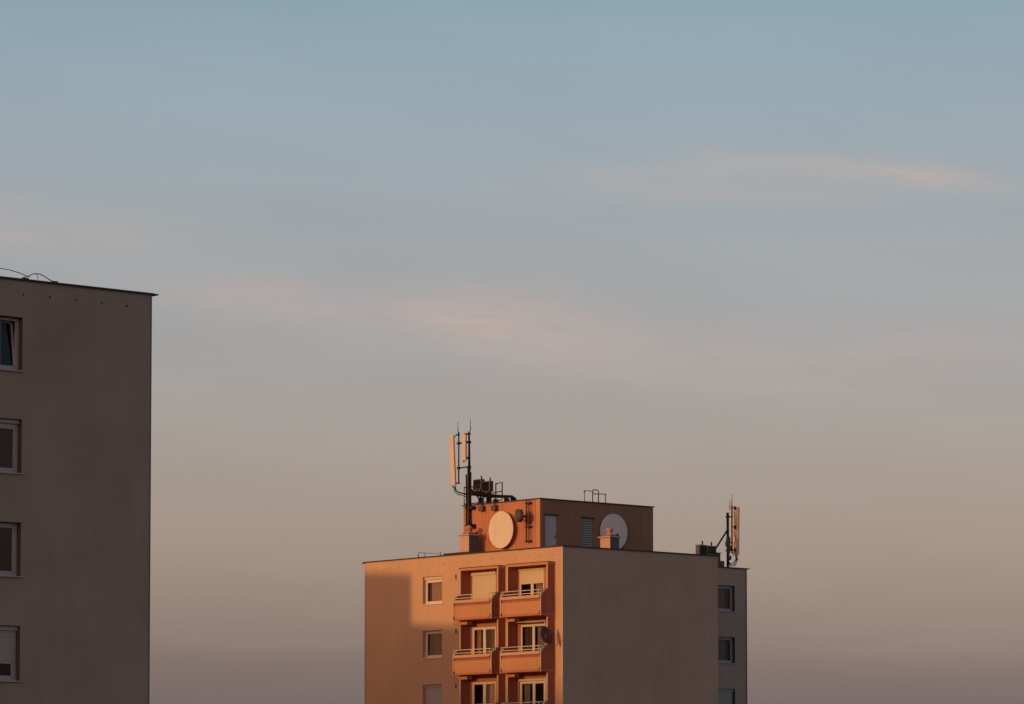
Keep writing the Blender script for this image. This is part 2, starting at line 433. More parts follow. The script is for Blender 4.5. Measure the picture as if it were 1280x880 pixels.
# row 0
window(blk, BACK, *spec[0][0], o=OB, n=2, shut=1., box=.16, sill=False, w=.07, label='balcony window with cream shutters fully lowered')
window(blk, BACK, *spec[0][1], o=OB, n=2, shut=.31, box=.06, sill=False, w=.08, drape=[(.55, 1, 'curtain', 0)], label='balcony window with cream shutters half lowered')
window(blk, BACK, *spec[1][0], o=OB, n=2, sill=False, w=.09, drape=[(.0, .25, 'curtain', 0), (.66, .9, 'curtain_dark', 0)])
window(blk, BACK, *spec[1][1], o=OB, n=2, sill=False, w=.06, drape=[(.05, .42, 'curtain_dark', 0), (.55, 1, 'curtain_grey', 0)])
window(blk, BACK, *spec[2][0], o=OB, n=2, sill=False, w=.08, drape=[(.6, 1, 'curtain', 0)])
window(blk, BACK, *spec[2][1], o=OB, n=3, splits=[-2.45, -1.62], sill=False, box=.12, w=.08, drape=[(.03, .25, 'curtain_grey', 0)])
window(blk, BACK, *spec[3][0], o=OB, n=2, sill=False, w=.08)
window(blk, BACK, *spec[3][1], o=OB, n=2, sill=False, w=.08)
# little canopy bracket on the second right-hand loggia
b = MB(); b.tube([(-3.3, -.2, 27.34), (-1.0, -.2, 27.34), (-.86, -.42, 27.33), (-.86, -.42, 26.85)], .028, 8); b.build('blind_arm', M['rail'], blk)

# ---- staggered rear section
X2 = -7.13; Y2 = 19.87; REAR = Face('shade', X2)
H2 = 31.2
rw = [(17.4, 18.95, 28.8-2.8*k, 30.2-2.8*k) for k in range(4)]
w = MB(); REAR.sheet(w, DE-.3, Y2, 0, H2-.05, holes=rw)
w.quad((X2,Y2,0), (X2-15.6,Y2,0), (X2-15.6,Y2,H2-.05), (X2,Y2,H2-.05))
w.quad((X2-15.6,DE+.02,0), (X2-15.6,Y2,0), (X2-15.6,Y2,H2-.05), (X2-15.6,DE+.02,H2-.05))
w.quad((X2,DE+.02,0), (X2-15.6,DE+.02,0), (X2-15.6,DE+.02,H2-.05), (X2,DE+.02,H2-.05))
w.quad((X2-.3,DE+.32,ZR+.1), (X2-.3,Y2-.3,ZR+.1), (X2-15.3,Y2-.3,ZR+.1), (X2-15.3,DE+.32,ZR+.1))
w.quad((X2-.3,DE+.32,ZR+.1), (X2-.3,Y2-.3,ZR+.1), (X2-.3,Y2-.3,H2-.05), (X2-.3,DE+.32,H2-.05))
w.build('rear_section_wall', M['facade_shade'], blk); reveals(blk, REAR, rw, .2, 'reveal')
c = MB(); cap_strip(c, (X2-15.6, X2, DE+.02, Y2), .07, .34, H2-.05, H2); c.box(X2-.4, X2+.07, Y2+.071, Y2+.2, H2-.05, H2-.01)
c.build('rear_roof_cap', M['cap'], blk)
b = MB(); b.box(X2+.001, X2+.008, Y2-.1, Y2+.004, 0, H2-.05); b.build('corner_trim', M['bead_grey'], blk)
window(blk, REAR, *rw[0], fmat='frame_grey', drape=[(0, .78, 'curtain_grey', 0)], w=.1, label='rear section top window with grey curtain')
window(blk, REAR, *rw[1], fmat='frame_grey', drape=[(0, .8, 'curtain_grey', .0)], w=.1)
window(blk, REAR, *rw[2], fmat='frame_grey', box=.15, shut=1., shutmat='shutter_grey', w=.1, label='rear section window with grey shutter down')
window(blk, REAR, *rw[3], fmat='frame_grey', w=.1)

# ---- rooftop room
PX, PY, PX0, PY1, PZ = -3.2, 1.34, -9.2, 9.2, 33.72
pr = MB()
n = int((PX-.28-PX0)/.17); step = (PX-.28-PX0)/n
pts = []
for i in range(n):
    x = PX0 + i*step
    pts += [(x, PY), (x+step*.42, PY), (x+step*.5, PY+.02), (x+step*.92, PY+.02)]
pts.append((PX-.28, PY))
for a, b_ in zip(pts[:-1], pts[1:]):
    pr.quad((*a, ZR), (*b_, ZR), (*b_, PZ-.04), (*a, PZ-.04))
room = pr.build('rooftop_room', M['cladding'], blk, recalc=False); room['label'] = 'corrugated rust orange front of the rooftop room'
PR = Face('shade', PX)
q = MB(); PR.sheet(q, PY-.02, PY1, ZR, PZ-.04, holes=[(1.68, 2.5, ZR+.05, 32.88), (4.18, 5.03, 31.0, 32.86)], reveal=.1)
q.quad((PX,PY1,ZR), (PX0,PY1,ZR), (PX0,PY1,PZ-.04), (PX,PY1,PZ-.04)); q.quad((PX0,PY1,ZR), (PX0,PY,ZR), (PX0,PY,PZ-.04), (PX0,PY1,PZ-.04))
q.quad((PX,PY,PZ-.04), (PX0,PY,PZ-.04), (PX0,PY1,PZ-.04), (PX,PY1,PZ-.04))
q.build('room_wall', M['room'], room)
q = MB(); q.box(PX-.28, PX+.004, PY-.025, PY+.1, ZR, PZ-.04); q.build('corner_post', M['parapet'], room)
q = MB(); cap_strip(q, (PX0, PX, PY, PY1), .06, .3, PZ-.04, PZ+.01); q.build('roof_cap', M['cap'], room)
q = MB(); PR.box(q, 1.69, 2.49, -.1, -.06, ZR+.06, 32.87); q.build('door', M['door'], room)
q = MB(); PR.box(q, 2.36, 2.4, -.058, -.02, 31.75, 31.87); q.build('door_handle', M['cap'], room)
q = MB(); PR.box(q, 1.62, 2.56, .002, .03, 32.88, 32.94); q.build('door_lintel', M['cap'], room)
q = MB()
PR.box(q, 4.19, 5.02, -.1, -.08, 31.0, 32.85)
for i in range(15):
    z = 31.04+.12*i
    q.add([PR.p(4.2,-.075,z+.07), PR.p(5.01,-.075,z+.07), PR.p(5.01,-.02,z), PR.p(4.2,-.02,z)], [(0,1,2,3)])
q.build('louvred_shutter', M['louver'], room, recalc=False)
q = MB(); PR.box(q, 4.12, 5.09, .002, .03, 32.86, 32.92); q.build('louvre_lintel', M['cap'], room)
for (x, y) in ((-3.9, 2.4), (-6.0, 2.2)): pass
# ladder hoops over the roof edge
q = MB()
hx = PX+.05
q.tube([(hx, 4.34, PZ-.05), (hx, 4.34, 34.27), (hx, 4.9, 34.27)], .022); q.tube([(hx, 4.9, PZ-.05), (hx, 4.9, 34.28), (hx, 4.94, 34.35), (hx, 5.25, 34.35), (hx, 5.3, 34.28), (hx, 5.3, PZ-.05)], .026)
q.tube([(hx, 4.9, 34.14), (hx, 5.82, 34.17)], .022); q.tube([(hx, 5.79, PZ-.05), (hx, 5.79, 34.2)], .022); q.tube([(hx, 4.28, 34.2), (hx, 4.34, 34.27)], .02)
q.build('ladder_handrail', M['steel'], room)

# chimneys
def chimney(x1, y0, wx, wy, ztop, matx):
    x0 = x1-wx; y1 = y0+wy
    b = MB(); b.box(x0, x1, y0, y1, ZR, ztop-.13); ch = b.build('chimney', M[matx], blk, bevel=.01)
    b = MB(); b.box(x0-.09, x1+.09, y0-.09, y1+.09, ztop-.128, ztop-.06); b.build('cap_slab', M['chimney'], ch, bevel=.008)
    b = MB(); b.box(x0+.1, x1-.1, y0+.1, y1-.1, ztop-.058, ztop+.02); b.build('upper_slab', M['terracotta_in'], ch)
    cx, cy = (x0+x1)/2, (y0+y1)/2
    b = MB(); b.lathe((cx, cy, ztop+.02), [(.24, 0), (.2, .05), (.12, .09), (.11, .17), (.19, .2), (.2, .27), (.15, .34), (.05, .4), (0, .41)])
    b.build('cowl', M['chimney_grey'], ch)
    b = MB(); b.box(x1+.002, x1+.012, y0+.01, y1+.004, ZR, ztop-.135); b.build('shade_sheet', M['shade_sheet'], ch)  # dark sheet added as the shade on the chimney's side
    b = MB(); b.box(x1-.02, x1+.1, y1-.2, y1-.1, ztop-.05, ztop+.08); b.build('bracket', M['cap'], ch)
chimney(-7.55, .3, .74, .64, 32.16, 'chimney')
chimney(-.7, 3.85, .74, .62, 31.83, 'chimney')
b = MB(); b.box(-9.25, -7.1, .02, 1.2, H+.002, H+.09); b.box(-7.1, -6.2, .04, .9, H+.002, H+.04); b.build('roof_upstand', M['cap'], blk, bevel=.01)

# ================================================================== things on the main block
t = thing('antenna_cover', 'large round cream disc facing the sun on the corrugated wall', 'antenna cover', (-5.9, 1.34, 31.3))
b = MB(); b.disc((-5.9, PY-.28, 32.25), (0, -1, 0), .95, .05, 64); b.build('disc', M['cover'], t)
b = MB(); b.box(-5.91, -5.895, PY-.309, PY-.3055, 31.33, 33.17); b.build('seam', M['rail'], t)
b = MB(); b.disc((-5.9, PY-.16, 32.25), (0, -1, 0), .55, .18, 32); b.box(-6.0, -5.8, PY-.06, PY, 32.0, 32.5); b.build('back_mount', M['steel'], t)
t = thing('antenna_cover', 'large round grey disc on the shaded wall behind a chimney', 'antenna cover', (PX, 6.28, 31.3))
b = MB(); b.disc((PX+.12, 6.3, 32.25), (1, 0, 0), .93, .06, 64); b.build('disc', M['cover_grey'], t)
b = MB(); b.disc((PX+.05, 6.3, 32.25), (1, 0, 0), .5, .08, 32); b.box(PX, PX+.02, 6.2, 6.4, 32.0, 32.5); b.build('back_mount', M['steel'], t)

t = thing('drum_antenna', 'dark drum antenna on a vertical pole beside the round cream disc', 'drum antenna', (-4.13, PY, 31.45))
b = MB(); b.tube([(-4.13, PY-.12, 31.5), (-4.13, PY-.12, 33.66)], .035); b.build('pole', M['rust'], t)
for z in (31.56, 32.3, 33.5):
    b = MB(); b.box(-4.2, -3.8, PY-.16, PY+.0, z-.04, z+.04); b.build('clamp', M['cap'], t)
b = MB(); b.tube([(-3.87, PY-.1, 31.5), (-3.87, PY-.1, 33.66)], .018); b.build('cable', M['cable'], t)
ax = Vector((-.40, -.91, 0)).normalized(); dc = Vector((-4.10, PY-.62, 32.84))
b = MB(); b.disc(dc, ax, .33, .24, 32); b.build('drum', M['drum'], t)
b = MB(); b.disc(dc+ax*.135, ax, .32, .02, 32, dish=-.03); b.build('radome', M['radio'], t)
b = MB(); b.tube([dc-ax*.12, (-4.13, PY-.2, 32.82)], .07, 10, r1=.05); b.tube([(-4.3, PY-.3, 32.7), (-4.13, PY-.12, 32.6)], .02); b.build('bracket', M['cap'], t)

for i, (x, z, lab) in enumerate(((-7.6, 33.47, 'small dark box under the roof edge nearest the antenna mast'), (-6.62, 33.44, 'small dark box under the roof edge above the round cream disc'))):
    t = thing('junction_box', lab, 'junction box', (x, PY, z-.17), group='dark boxes on the corrugated wall')
    b = MB(); b.box(x-.17, x+.17, PY-.22, PY-.05, z-.15, z+.13); b.build('housing', M['radio'], t, bevel=.015)
    b = MB(); b.box(x-.08, x+.08, PY-.05, PY, z-.08, z+.08); b.box(x-.03, x+.03, PY-.13, PY-.09, z+.13, z+.4); b.build('bracket', M['cap'], t)

# ---- left mast
my = PY-.14
t = thing('antenna_mast', 'tall mast with two vertical panel antennas and whips, over the left chimney', 'antenna mast', (-8.6, my, ZR))
b = MB(); b.tube([(-8.6, my, ZR), (-8.6, my, 35.6)], .085, 12); b.tube([(-8.6, my, 35.6), (-8.6, my, 37.52)], .045, 10); b.build('pole', M['steel'], t)
b = MB(); b.tube([(-8.47, my+.02, 33.7), (-8.47, my+.02, 35.4)], .035, 8); b.tube([(-8.5, my, 35.4), (-8.5, my-.02, 36.6), (-8.55, my, 37.4)], .022, 6)
b.tube([(-8.66, my-.08, 31.9), (-8.69, my-.1, 33), (-8.67, my-.1, 34.2), (-8.7, my-.09, 35.3)], .04, 6); b.build('feed_cable', M['cable'], t)
for z in (35.68, 36.97):
    b = MB(); b.tube([(-9.42, my, z), (-8.6, my, z+.01)], .035, 8); b.box(-9.5, -9.34, my-.06, my+.06, z-.06, z+.06); b.box(-8.69, -8.51, my-.08, my+.08, z-.06, z+.06); b.build('arm', M['steel'], t)
b = MB(); b.tube([(-9.41, my, 34.85), (-9.41, my, 37.55)], .037, 8); b.build('side_pole', M['steel'], t)
for z in (34.9, 37.42):
    b = MB(); b.box(-9.62, -9.36, my-.04, my+.04, z-.035, z+.035); b.tube([(-9.62, my, z), (-9.66, my-.05, z-.12)], .025, 6); b.build('clamp', M['cap'], t)
def panel(par, x, y, z0, z1, wx, wy, lean=0, top=0):
    b = MB(); 
    vs = []
    for z, dx in ((z0, lean), (z1, 0)):
        for (px, py) in ((-wx/2, wy/2), (-wx/2, -wy*.2), (-wx*.3, -wy/2), (wx*.3, -wy/2), (wx/2, -wy*.2), (wx/2, wy/2)): vs.append((x+px+dx, y+py, z))
    b.add(vs, [list(range(6)), list(range(6, 12))] + [(i, (i+1) % 6, 6+(i+1) % 6, 6+i) for i in range(6)])
    o = b.build('panel_antenna', M['radome'], par, bevel=.015)
    c_ = MB()
    for i in (-1, 1): c_.tube([(x+lean+i*wx*.22, y, z0), (x+lean+i*wx*.22, y, z0-.1)], .022, 6)
    c_.build('connector', M['cap'], o)
    return o
panel(t, -9.89, my-.08, 34.78, 37.42, .32, .13, lean=.16)
panel(t, -8.78, my-.16, 36.02, 37.38, .27, .13)
b = MB(); b.box(-8.86, -8.5, my-.12, my+.05, 37.36, 37.44); b.box(-8.72, -8.55, my-.12, my, 36.1, 36.2); b.build('clamp', M['cap'], t)
for (x, z0, z1) in ((-9.48, 37.5, 38.1), (-8.48, 37.5, 38.15)):
    b = MB(); b.tube([(x+.02 if x < -9 else x-.1, my, z0-.05), (x, my, z0+.12)], .03, 6); b.tube([(x, my, z0+.1), (x, my, z1)], .026, 6, r1=.014); b.build('whip_antenna', M['wire'], t)
for z in (34.5, 35.0, 35.28, 35.55, 35.95, 36.5):
    b = MB(); b.tube([(-8.6, my, z), (-8.36 if z < 35.7 else -8.48, my-.02, z)], .015, 6); b.build('step_rung', M['steel'], t)
b = MB(); b.tube([(-9.62, my-.06, 34.72), (-9.6, my-.05, 34.55), (-9.45, my, 34.42), (-9.2, my, 34.36), (-8.9, my+.05, 34.3), (-8.6, my+.05, 34.25)], .035, 8)
b.tube([(-9.75, my-.06, 34.72), (-9.66, my-.05, 34.48), (-9.45, my-.03, 34.3), (-9.1, my-.02, 34.25), (-8.7, my-.05, 34.1)], .022, 8); b.build('feed_cable', M['cable'], t)
for z in (32.6, 33.55):
    b = MB(); b.box(-8.75, -8.2, my-.13, PY, z-.07, z+.07); b.build('wall_bracket', M['steel'], t)
b = MB(); b.disc((-8.33, my-.14, 32.62), (0, -1, 0), .15, .1, 16); b.build('cable_coil', M['cable'], t)

t = thing('roof_railing', 'tubular guard rail on the rooftop room around the dark cables', 'railing', (-7.6, PY, PZ))
b = MB(); ry = PY+.1
b.tube([(-9.25, ry, 33.78), (-9.25, ry, 34.68), (-8.4, ry, 34.65)], .032); b.tube([(-9.25, ry, 34.3), (-8.4, ry, 34.28)], .028); b.tube([(-9.25, ry, 33.79), (-6.3, ry, 33.82)], .028)
b.build('left_bay', M['steel'], t)
b = MB(); b.tube([(-6.25, ry, 33.85), (-6.25, ry, 34.74), (-6.75, ry, 34.68)], .032); b.tube([(-6.75, ry, 33.5), (-6.75, ry, 34.72)], .032); b.tube([(-7.3, ry, 34.22), (-6.25, ry, 34.28)], .028)
b.tube([(-8.4, ry, 34.4), (-7.3, ry, 34.36)], .018)
b.build('right_bay', M['steel'], t)
for x in (-8.12, -7.95, -7.75, -7.3, -7.2):
    b = MB(); b.tube([(x, ry, PZ-.1), (x, ry, 34.7 if x in (-7.95, -7.3) else 34.3)], .03 if x in (-7.95, -7.3) else .018); b.box(x-.08, x+.08, ry-.08, ry+.08, PZ+.012, PZ+.035); b.build('post', M['steel'], t)
for j, (x0, x1, z0, z1, lab) in enumerate(((-8.33, -7.62, 34.46, 35.0, 'radio unit nearest the mast, with its left side lit orange'), (-7.6, -6.95, 34.3, 34.86, 'radio unit further from the mast, beside the open rail bay'))):
    t = thing('radio_unit', lab, 'radio unit', ((x0+x1)/2, ry, z0-.3), group='radio units above the rooftop room')
    b = MB(); b.box(x0+.04, x1-.04, ry-.22, ry+.05, z0, z1); b.build('housing', M['radio'], t, bevel=.03)
    b = MB()
    for i in range(8): xx = x0+.1+i*(x1-x0-.2)/7; b.box(xx-.008, xx+.008, ry-.26, ry-.221, z0+.05, z1-.05)
    b.build('cooling_fins', M['steel'], t)
    xm = (x0+x1)/2
    b = MB(); b.tube([(xm, ry+.08, z0-.28), (xm, ry+.08, z1+.2)], .035); b.build('post', M['steel'], t)
    b = MB()
    for i in range(3): b.tube([(x0+.2+i*.13, ry-.1, z0), (x0+.18+i*.13, ry-.08, z0-.15), (x0+.22+i*.12, ry, z0-.32)], .014, 6)
    b.build('jumper_cable', M['cable'], t)

t = thing('cable_bundle', 'thick black cable bundle running from the mast over the roof edge', 'cables', (-6.6, PY, PZ))
b = MB()
for i in range(14):
    dy = random.uniform(-.1, .12); dz = random.uniform(-.12, .12); r = random.uniform(.025, .045)
    b.tube([(-8.62, my+.05+dy, 34.45+dz*2.2), (-8.3, ry-.1+dy, 34.3+dz), (-7.7, ry+dy, 34.2+dz), (-7.1, ry+dy, 34.1+dz*.9), (-6.5, ry+dy, 34.03+dz*.6), (-6.0, ry+dy, 33.99+dz*.5), (-5.45, ry+dy, 33.95+dz*.45), (-5.3, ry+dy, 33.86), (-5.26, ry+dy, 33.73)], r, 6)
for i in range(5):
    xx = -8.5+.24*i; b.tube([(xx, my-.02, 34.62-.08*i), (xx+.2, ry-.1, 34.3), (xx+.45, ry-.05, 34.02)], .03, 6)
b.build('cables', M['cable'], t)
for x in (-7.9, -7.3, -6.75, -5.9, -5.4):
    b = MB(); b.box(x-.03, x+.03, ry-.16, ry+.16, PZ+.01, 34.06 if x < -7 else 33.9); b.build('support', M['steel'], t)

# ---- satellite dish on the loggia side wall
t = thing('satellite_dish', 'small dark satellite dish beside the second balcony near the corner', 'satellite dish', (-.62, -.5, 26.1))
dc = Vector((-.33, -.80, 26.57)); ax = Vector((.95, .15, .22)).normalized()
b = MB(); b.disc(dc, ax, .45, .02, 36, dish=.13); b.build('reflector', M['dish'], t)
b = MB(); b.tube([dc+Vector((.02, 0, -.38)), dc+ax*.42+Vector((0, 0, -.08))], .014, 6); b.tube([dc+ax*.4+Vector((0,0,-.07)), dc+ax*.48+Vector((0,0,-.05))], .035, 8); b.build('feed_arm', M['steel'], t)
b = MB(); b.tube([(-.6, -.62, 26.2), (-.46, -.72, 26.2), (-.44, -.78, 26.3), (-.42, -.80, 26.62)], .022, 8); b.build('mount', M['rail'], t)

# ---- right mast on the rear section
mx = -7.62; Z2 = ZR+.1
t = thing('antenna_mast', 'shorter mast with one panel antenna on the far right roof', 'antenna mast', (mx, 18.92, Z2))
b = MB(); b.tube([(mx, 18.92, Z2), (mx, 18.92, 34.22)], .075, 12); b.build('pole', M['steel'], t)
b = MB(); b.tube([(mx, 19.24, 32.0), (mx, 19.24, 34.62)], .04, 8); b.build('side_pole', M['rust'], t)
b = MB(); b.tube([(mx, 18.88, 33.25), (mx, 17.6, 31.75)], .05, 8); b.build('brace', M['steel'], t)
for z in (34.0, 32.6, 32.15):
    b = MB(); b.tube([(mx, 18.8, z), (mx, 19.3, z)], .03, 8); b.box(mx-.07, mx+.07, 18.82, 19.02, z-.05, z+.05); b.build('arm', M['steel'], t)
for (y, z0, z1) in ((19.24, 34.6, 35.25), (19.08, 34.4, 34.9)):
    b = MB(); b.tube([(mx, y, z0), (mx, y, z1)], .028, 6, r1=.016); b.build('whip_antenna', M['wire'], t)
b = MB()
for z, dy in ((31.95, .0), (34.55, -.1)):
    pass
vs = []
for z, dy in ((31.92, -.05), (34.55, 0)):
    for (px, py) in ((-.21, -.07), (-.21, .03), (-.12, .08), (.12, .08), (.21, .03), (.21, -.07)): vs.append((mx+px, 19.60+py+dy, z))
b.add(vs, [list(range(6)), list(range(6, 12))] + [(i, (i+1) % 6, 6+(i+1) % 6, 6+i) for i in range(6)])
b.build('panel_antenna', M['radome'], t, bevel=.012)
for z in (32.2, 33.45, 34.5):
    b = MB(); b.tube([(mx, 19.24, z+.06), (mx, 19.38, z), (mx, 19.5, z+.03)], .028, 6); b.box(mx-.05, mx+.05, 19.44, 19.5, z-.1, z+.1); b.build('clamp', M['rust'], t)
b = MB()
for i in range(4):
    a = i*.05
    b.tube([(mx+.04*i, 19.5, 31.9), (mx, 19.52+a, 31.7), (mx, 19.35+a, 31.5-a), (mx, 19.1, 31.45-a), (mx, 18.95, 31.6)], .018, 6)
b.tube([(mx+.05, 19.36, 34.3), (mx+.1, 19.38, 33.6), (mx+.05, 19.33, 33.2), (mx+.1, 19.42, 32.8), (mx+.05, 19.34, 32.5), (mx+.05, 19.45, 31.9)], .02, 6)
b.build('feed_cable', M['cable'], t)
for (y, z, r) in ((18.86, 32.75, .16), (18.82, 32.5, .19), (18.93, 32.28, .17), (18.86, 32.05, .12), (18.95, 31.75, .13)):
    b = MB(); b.disc((mx+.1, y, z), (1, .2, 0), r, .1, 14); b.build('amplifier', M['radio'], t)

for (y0, y1, z0, z1, lab) in ((16.62, 17.2, 31.75, 32.36, 'dark radio unit on the right roof, left one of two'), (17.22, 17.92, 31.8, 32.34, 'dark radio unit next to the slanted brace of the right mast')):
    t = thing('radio_unit', lab, 'radio unit', (mx, (y0+y1)/2, Z2), group='radio units on the right roof')
    b = MB(); b.box(mx-.15, mx+.15, y0, y1, z0, z1); b.build('housing', M['radio_pale'], t, bevel=.03)
    b = MB()
    for i in range(7): yy = y0+.07+i*(y1-y0-.14)/6; b.box(mx+.152, mx+.19, yy-.008, yy+.008, z0+.05, z1-.05)
    b.build('cooling_fins', M['steel'], t)
    ym = y0*.35+y1*.65
    b = MB(); b.tube([(mx, ym, Z2), (mx, ym, z1+.22)], .04); b.build('post', M['steel'], t)
t = thing('equipment_cabinet', 'low dark cabinet on the rear roof at the foot of the right mast', 'equipment cabinet', (-7.8, 18.1, Z2))
b = MB(); b.box(-8.1, -7.5, 17.3, 18.25, Z2, 31.95); b.build('housing', M['radio'], t, bevel=.02)
b = MB(); b.box(-8.1, -7.5, 18.255, 18.55, Z2, 31.55); b.build('side_box', M['radio'], t, bevel=.02)
b = MB(); b.box(-8.15, -7.45, 17.25, 18.3, 31.952, 31.99); b.build('lid', M['cap'], t)

# lightning wire on the left of the roof
t = thing('roof_wire', 'thin bent wire loop on the left end of the sunlit roof', 'wire', (-10.9, .3, H))
b = MB(); b.tube([(-11.3, .05, H), (-11.33, .05, 31.2), (-11.28, .05, 31.31), (-11.15, .06, 31.35), (-10.98, .06, 31.3), (-10.7, .06, 31.27), (-10.2, .06, 31.23), (-9.5, .06, 31.17)], .018, 6)
b.build('wire', M['wire'], t)
b = MB()
for x in (-11.3, -10.78, -9.5): b.tube([(x, .06, H), (x, .06, H+.2)], .014, 6); b.box(x-.05, x+.05, .02, .12, H+.001, H+.03)
b.build('wire_stand', M['steel'], t)

# ================================================================== NEAR BLOCK (left)
HN = 31.6
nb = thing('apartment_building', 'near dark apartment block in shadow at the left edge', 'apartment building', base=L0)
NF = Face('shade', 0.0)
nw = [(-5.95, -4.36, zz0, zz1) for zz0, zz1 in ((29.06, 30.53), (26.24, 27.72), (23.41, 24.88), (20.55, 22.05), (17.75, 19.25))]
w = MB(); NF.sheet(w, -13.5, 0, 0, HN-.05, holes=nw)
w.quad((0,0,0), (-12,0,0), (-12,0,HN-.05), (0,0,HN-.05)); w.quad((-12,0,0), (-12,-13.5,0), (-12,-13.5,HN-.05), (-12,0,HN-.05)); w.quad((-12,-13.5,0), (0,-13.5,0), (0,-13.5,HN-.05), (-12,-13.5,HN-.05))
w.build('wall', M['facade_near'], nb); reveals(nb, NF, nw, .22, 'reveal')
w = MB(); w.quad((0,0,HN-.06), (-12,0,HN-.06), (-12,-13.5,HN-.06), (0,-13.5,HN-.06)); w.build('roof_deck', M['membrane'], nb)
c = MB(); cap_strip(c, (-12, 0, -13.5, 0), .06, .3, HN-.05, HN); c.box(-.4, .06, .061, .19, HN-.05, HN-.012); c.build('roof_cap', M['cap'], nb)
b = MB(); b.box(.001, .006, -.045, .004, 0, HN-.06); b.build('corner_trim', M['bead_grey'], nb)
for k in range(9):
    a = -.85 - .875*k
    b = MB(); b.disc((.004, a, 31.17), (1, 0, 0), .028, .01, n=12); b.build('attic_vent', M['inside'], nb)
kw = dict(o=-.2, fmat='frame_grey', w=.09)
window(nb, NF, *nw[0], **kw, tilt=True, drape=[(0, .72, 'curtain_grey', 0)], label='top window tilted open with pale blue curtain')
window(nb, NF, *nw[1], **kw, box=.12, shutmat='shutter_grey', label='window with dark pane')
window(nb, NF, *nw[2], **kw, drape=[(0, .8, 'curtain_dark', .82)])
window(nb, NF, *nw[3], **kw, box=.13, shut=.66, shutmat='shutter_grey', label='window with shutter two thirds lowered')
window(nb, NF, *nw[4], **kw)
t = thing('roof_wire', 'thin curling wires lying across the roof edge of the dark left block', 'wire', (-.3, -4.2, HN), base=L0)
b = MB()
b.tube([(-.3, -7.2, 31.62), (-.3, -6.4, 31.78), (-.3, -5.6, 31.86), (-.3, -4.95, 31.875), (-.3, -4.6, 31.86), (-.3, -4.3, 31.81), (-.3, -4.07, 31.755), (-.3, -3.95, 31.72)], .012, 6)
b.tube([(-.3, -4.2, 31.68), (-.28, -4.0, 31.74), (-.28, -3.8, 31.83), (-.28, -3.62, 31.84), (-.28, -3.45, 31.78), (-.28, -3.3, 31.71), (-.28, -3.15, 31.66)], .014, 6)
b.tube([(-.28, -3.75, 31.83), (-.28, -3.68, 31.78), (-.28, -3.68, 31.68)], .01, 6)
b.build('wire', M['wire'], t)
b = MB()
for a in (-4.1, -3.12): b.box(-.34, -.22, a-.08, a+.08, HN+.001, HN+.08)
b.build('wire_clamp', M['cap'], t)

SUN_E = R(8.5); SUN_A = math.atan2(-.796, -.605)    # azimuth from +Y towards +X
# ================================================================== unseen blocks shading the lit facade: one read from its shadow, one added
def plain_block(label, base, yaw, x0, x1, y0, y1, h, room=None, mats=('facade', 'cap')):
    t = thing('apartment_building', label, 'apartment building', (0, 0, 0), base=base, yaw=yaw)
    w = MB(); Fs = Face('sun', y0); Fe = Face('shade', x1)
    hs = [(a, a+1.5, 1.5+2.8*k, 2.9+2.8*k) for k in range(int((h-2)/2.8)) for a in [x0+1.6+3.2*i for i in range(int((x1-x0-2.4)/3.2))]]
    he = [(a, a+1.5, 1.5+2.8*k, 2.9+2.8*k) for k in range(int((h-2)/2.8)) for a in [y0+1.8+3.4*i for i in range(int((y1-y0-2.4)/3.4))]]
    Fs.sheet(w, x0, x1, 0, h, holes=hs, reveal=.2); Fe.sheet(w, y0, y1, 0, h, holes=he, reveal=.2)
    w.quad((x0,y0,0), (x0,y1,0), (x0,y1,h), (x0,y0,h)); w.quad((x0,y1,0), (x1,y1,0), (x1,y1,h), (x0,y1,h)); w.quad((x0,y0,h-.01), (x1,y0,h-.01), (x1,y1,h-.01), (x0,y1,h-.01))
    w.build('wall', M[mats[0]], t)
    c = MB(); cap_strip(c, (x0, x1, y0, y1), .06, .3, h, h+.05); c.build('roof_cap', M[mats[1]], t)
    for F_, H_, nm in ((Fs, hs, 'window_row'), (Fe, he, 'window_row')):
        for k in range(int((h-2)/2.8)):
            f = MB(); g = MB()
            for q in H_:
                if abs(q[2]-(1.5+2.8*k)) > .01: continue
                for (A, B, C_, D) in ((q[0], q[0]+.09, q[2], q[3]), (q[1]-.09, q[1], q[2], q[3]), (q[0]+.09, q[1]-.09, q[2], q[2]+.09), (q[0]+.09, q[1]-.09, q[3]-.09, q[3])):
                    F_.box(f, A, B, -.25, -.2, C_, D)
                F_.box(g, q[0]+.05, q[1]-.05, -.3, -.26, q[2]+.05, q[3]-.05)
            if f.v:
                fo = f.build('window_frames', M['frame'], t); g.build('panes', M['inside'], fo)
    if room:
        a, b_, c_, d, z = room
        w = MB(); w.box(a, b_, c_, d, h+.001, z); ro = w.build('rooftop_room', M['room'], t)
        w = MB(); w.box(a-.06, b_+.06, c_-.06, d+.06, z+.001, z+.05); w.build('room_cap', M[mats[1]], ro)
    return t
sh = Vector((math.sin(SUN_A), math.cos(SUN_A), 0))
SYAW = math.atan2(sh.x, -sh.y) - R(25)    # turned a little from square to the sunlight
def in_sun(lx, d): return C0 + U*lx + sh*d
plain_block('beige slab block with a rooftop room, left of the sunlit block', in_sun(-7.45, 24.5), SYAW, -17, 0, -11, 0, 30.9, room=(-11, -4.4, -6, -.8, 33.6))
plain_block('long beige slab block, unseen, added to shade the lower lit facade', in_sun(-8, 92), SYAW+R(25), -14, 22, -12, 0, 37.6)  # added out of view for a soft shadow low on the facade

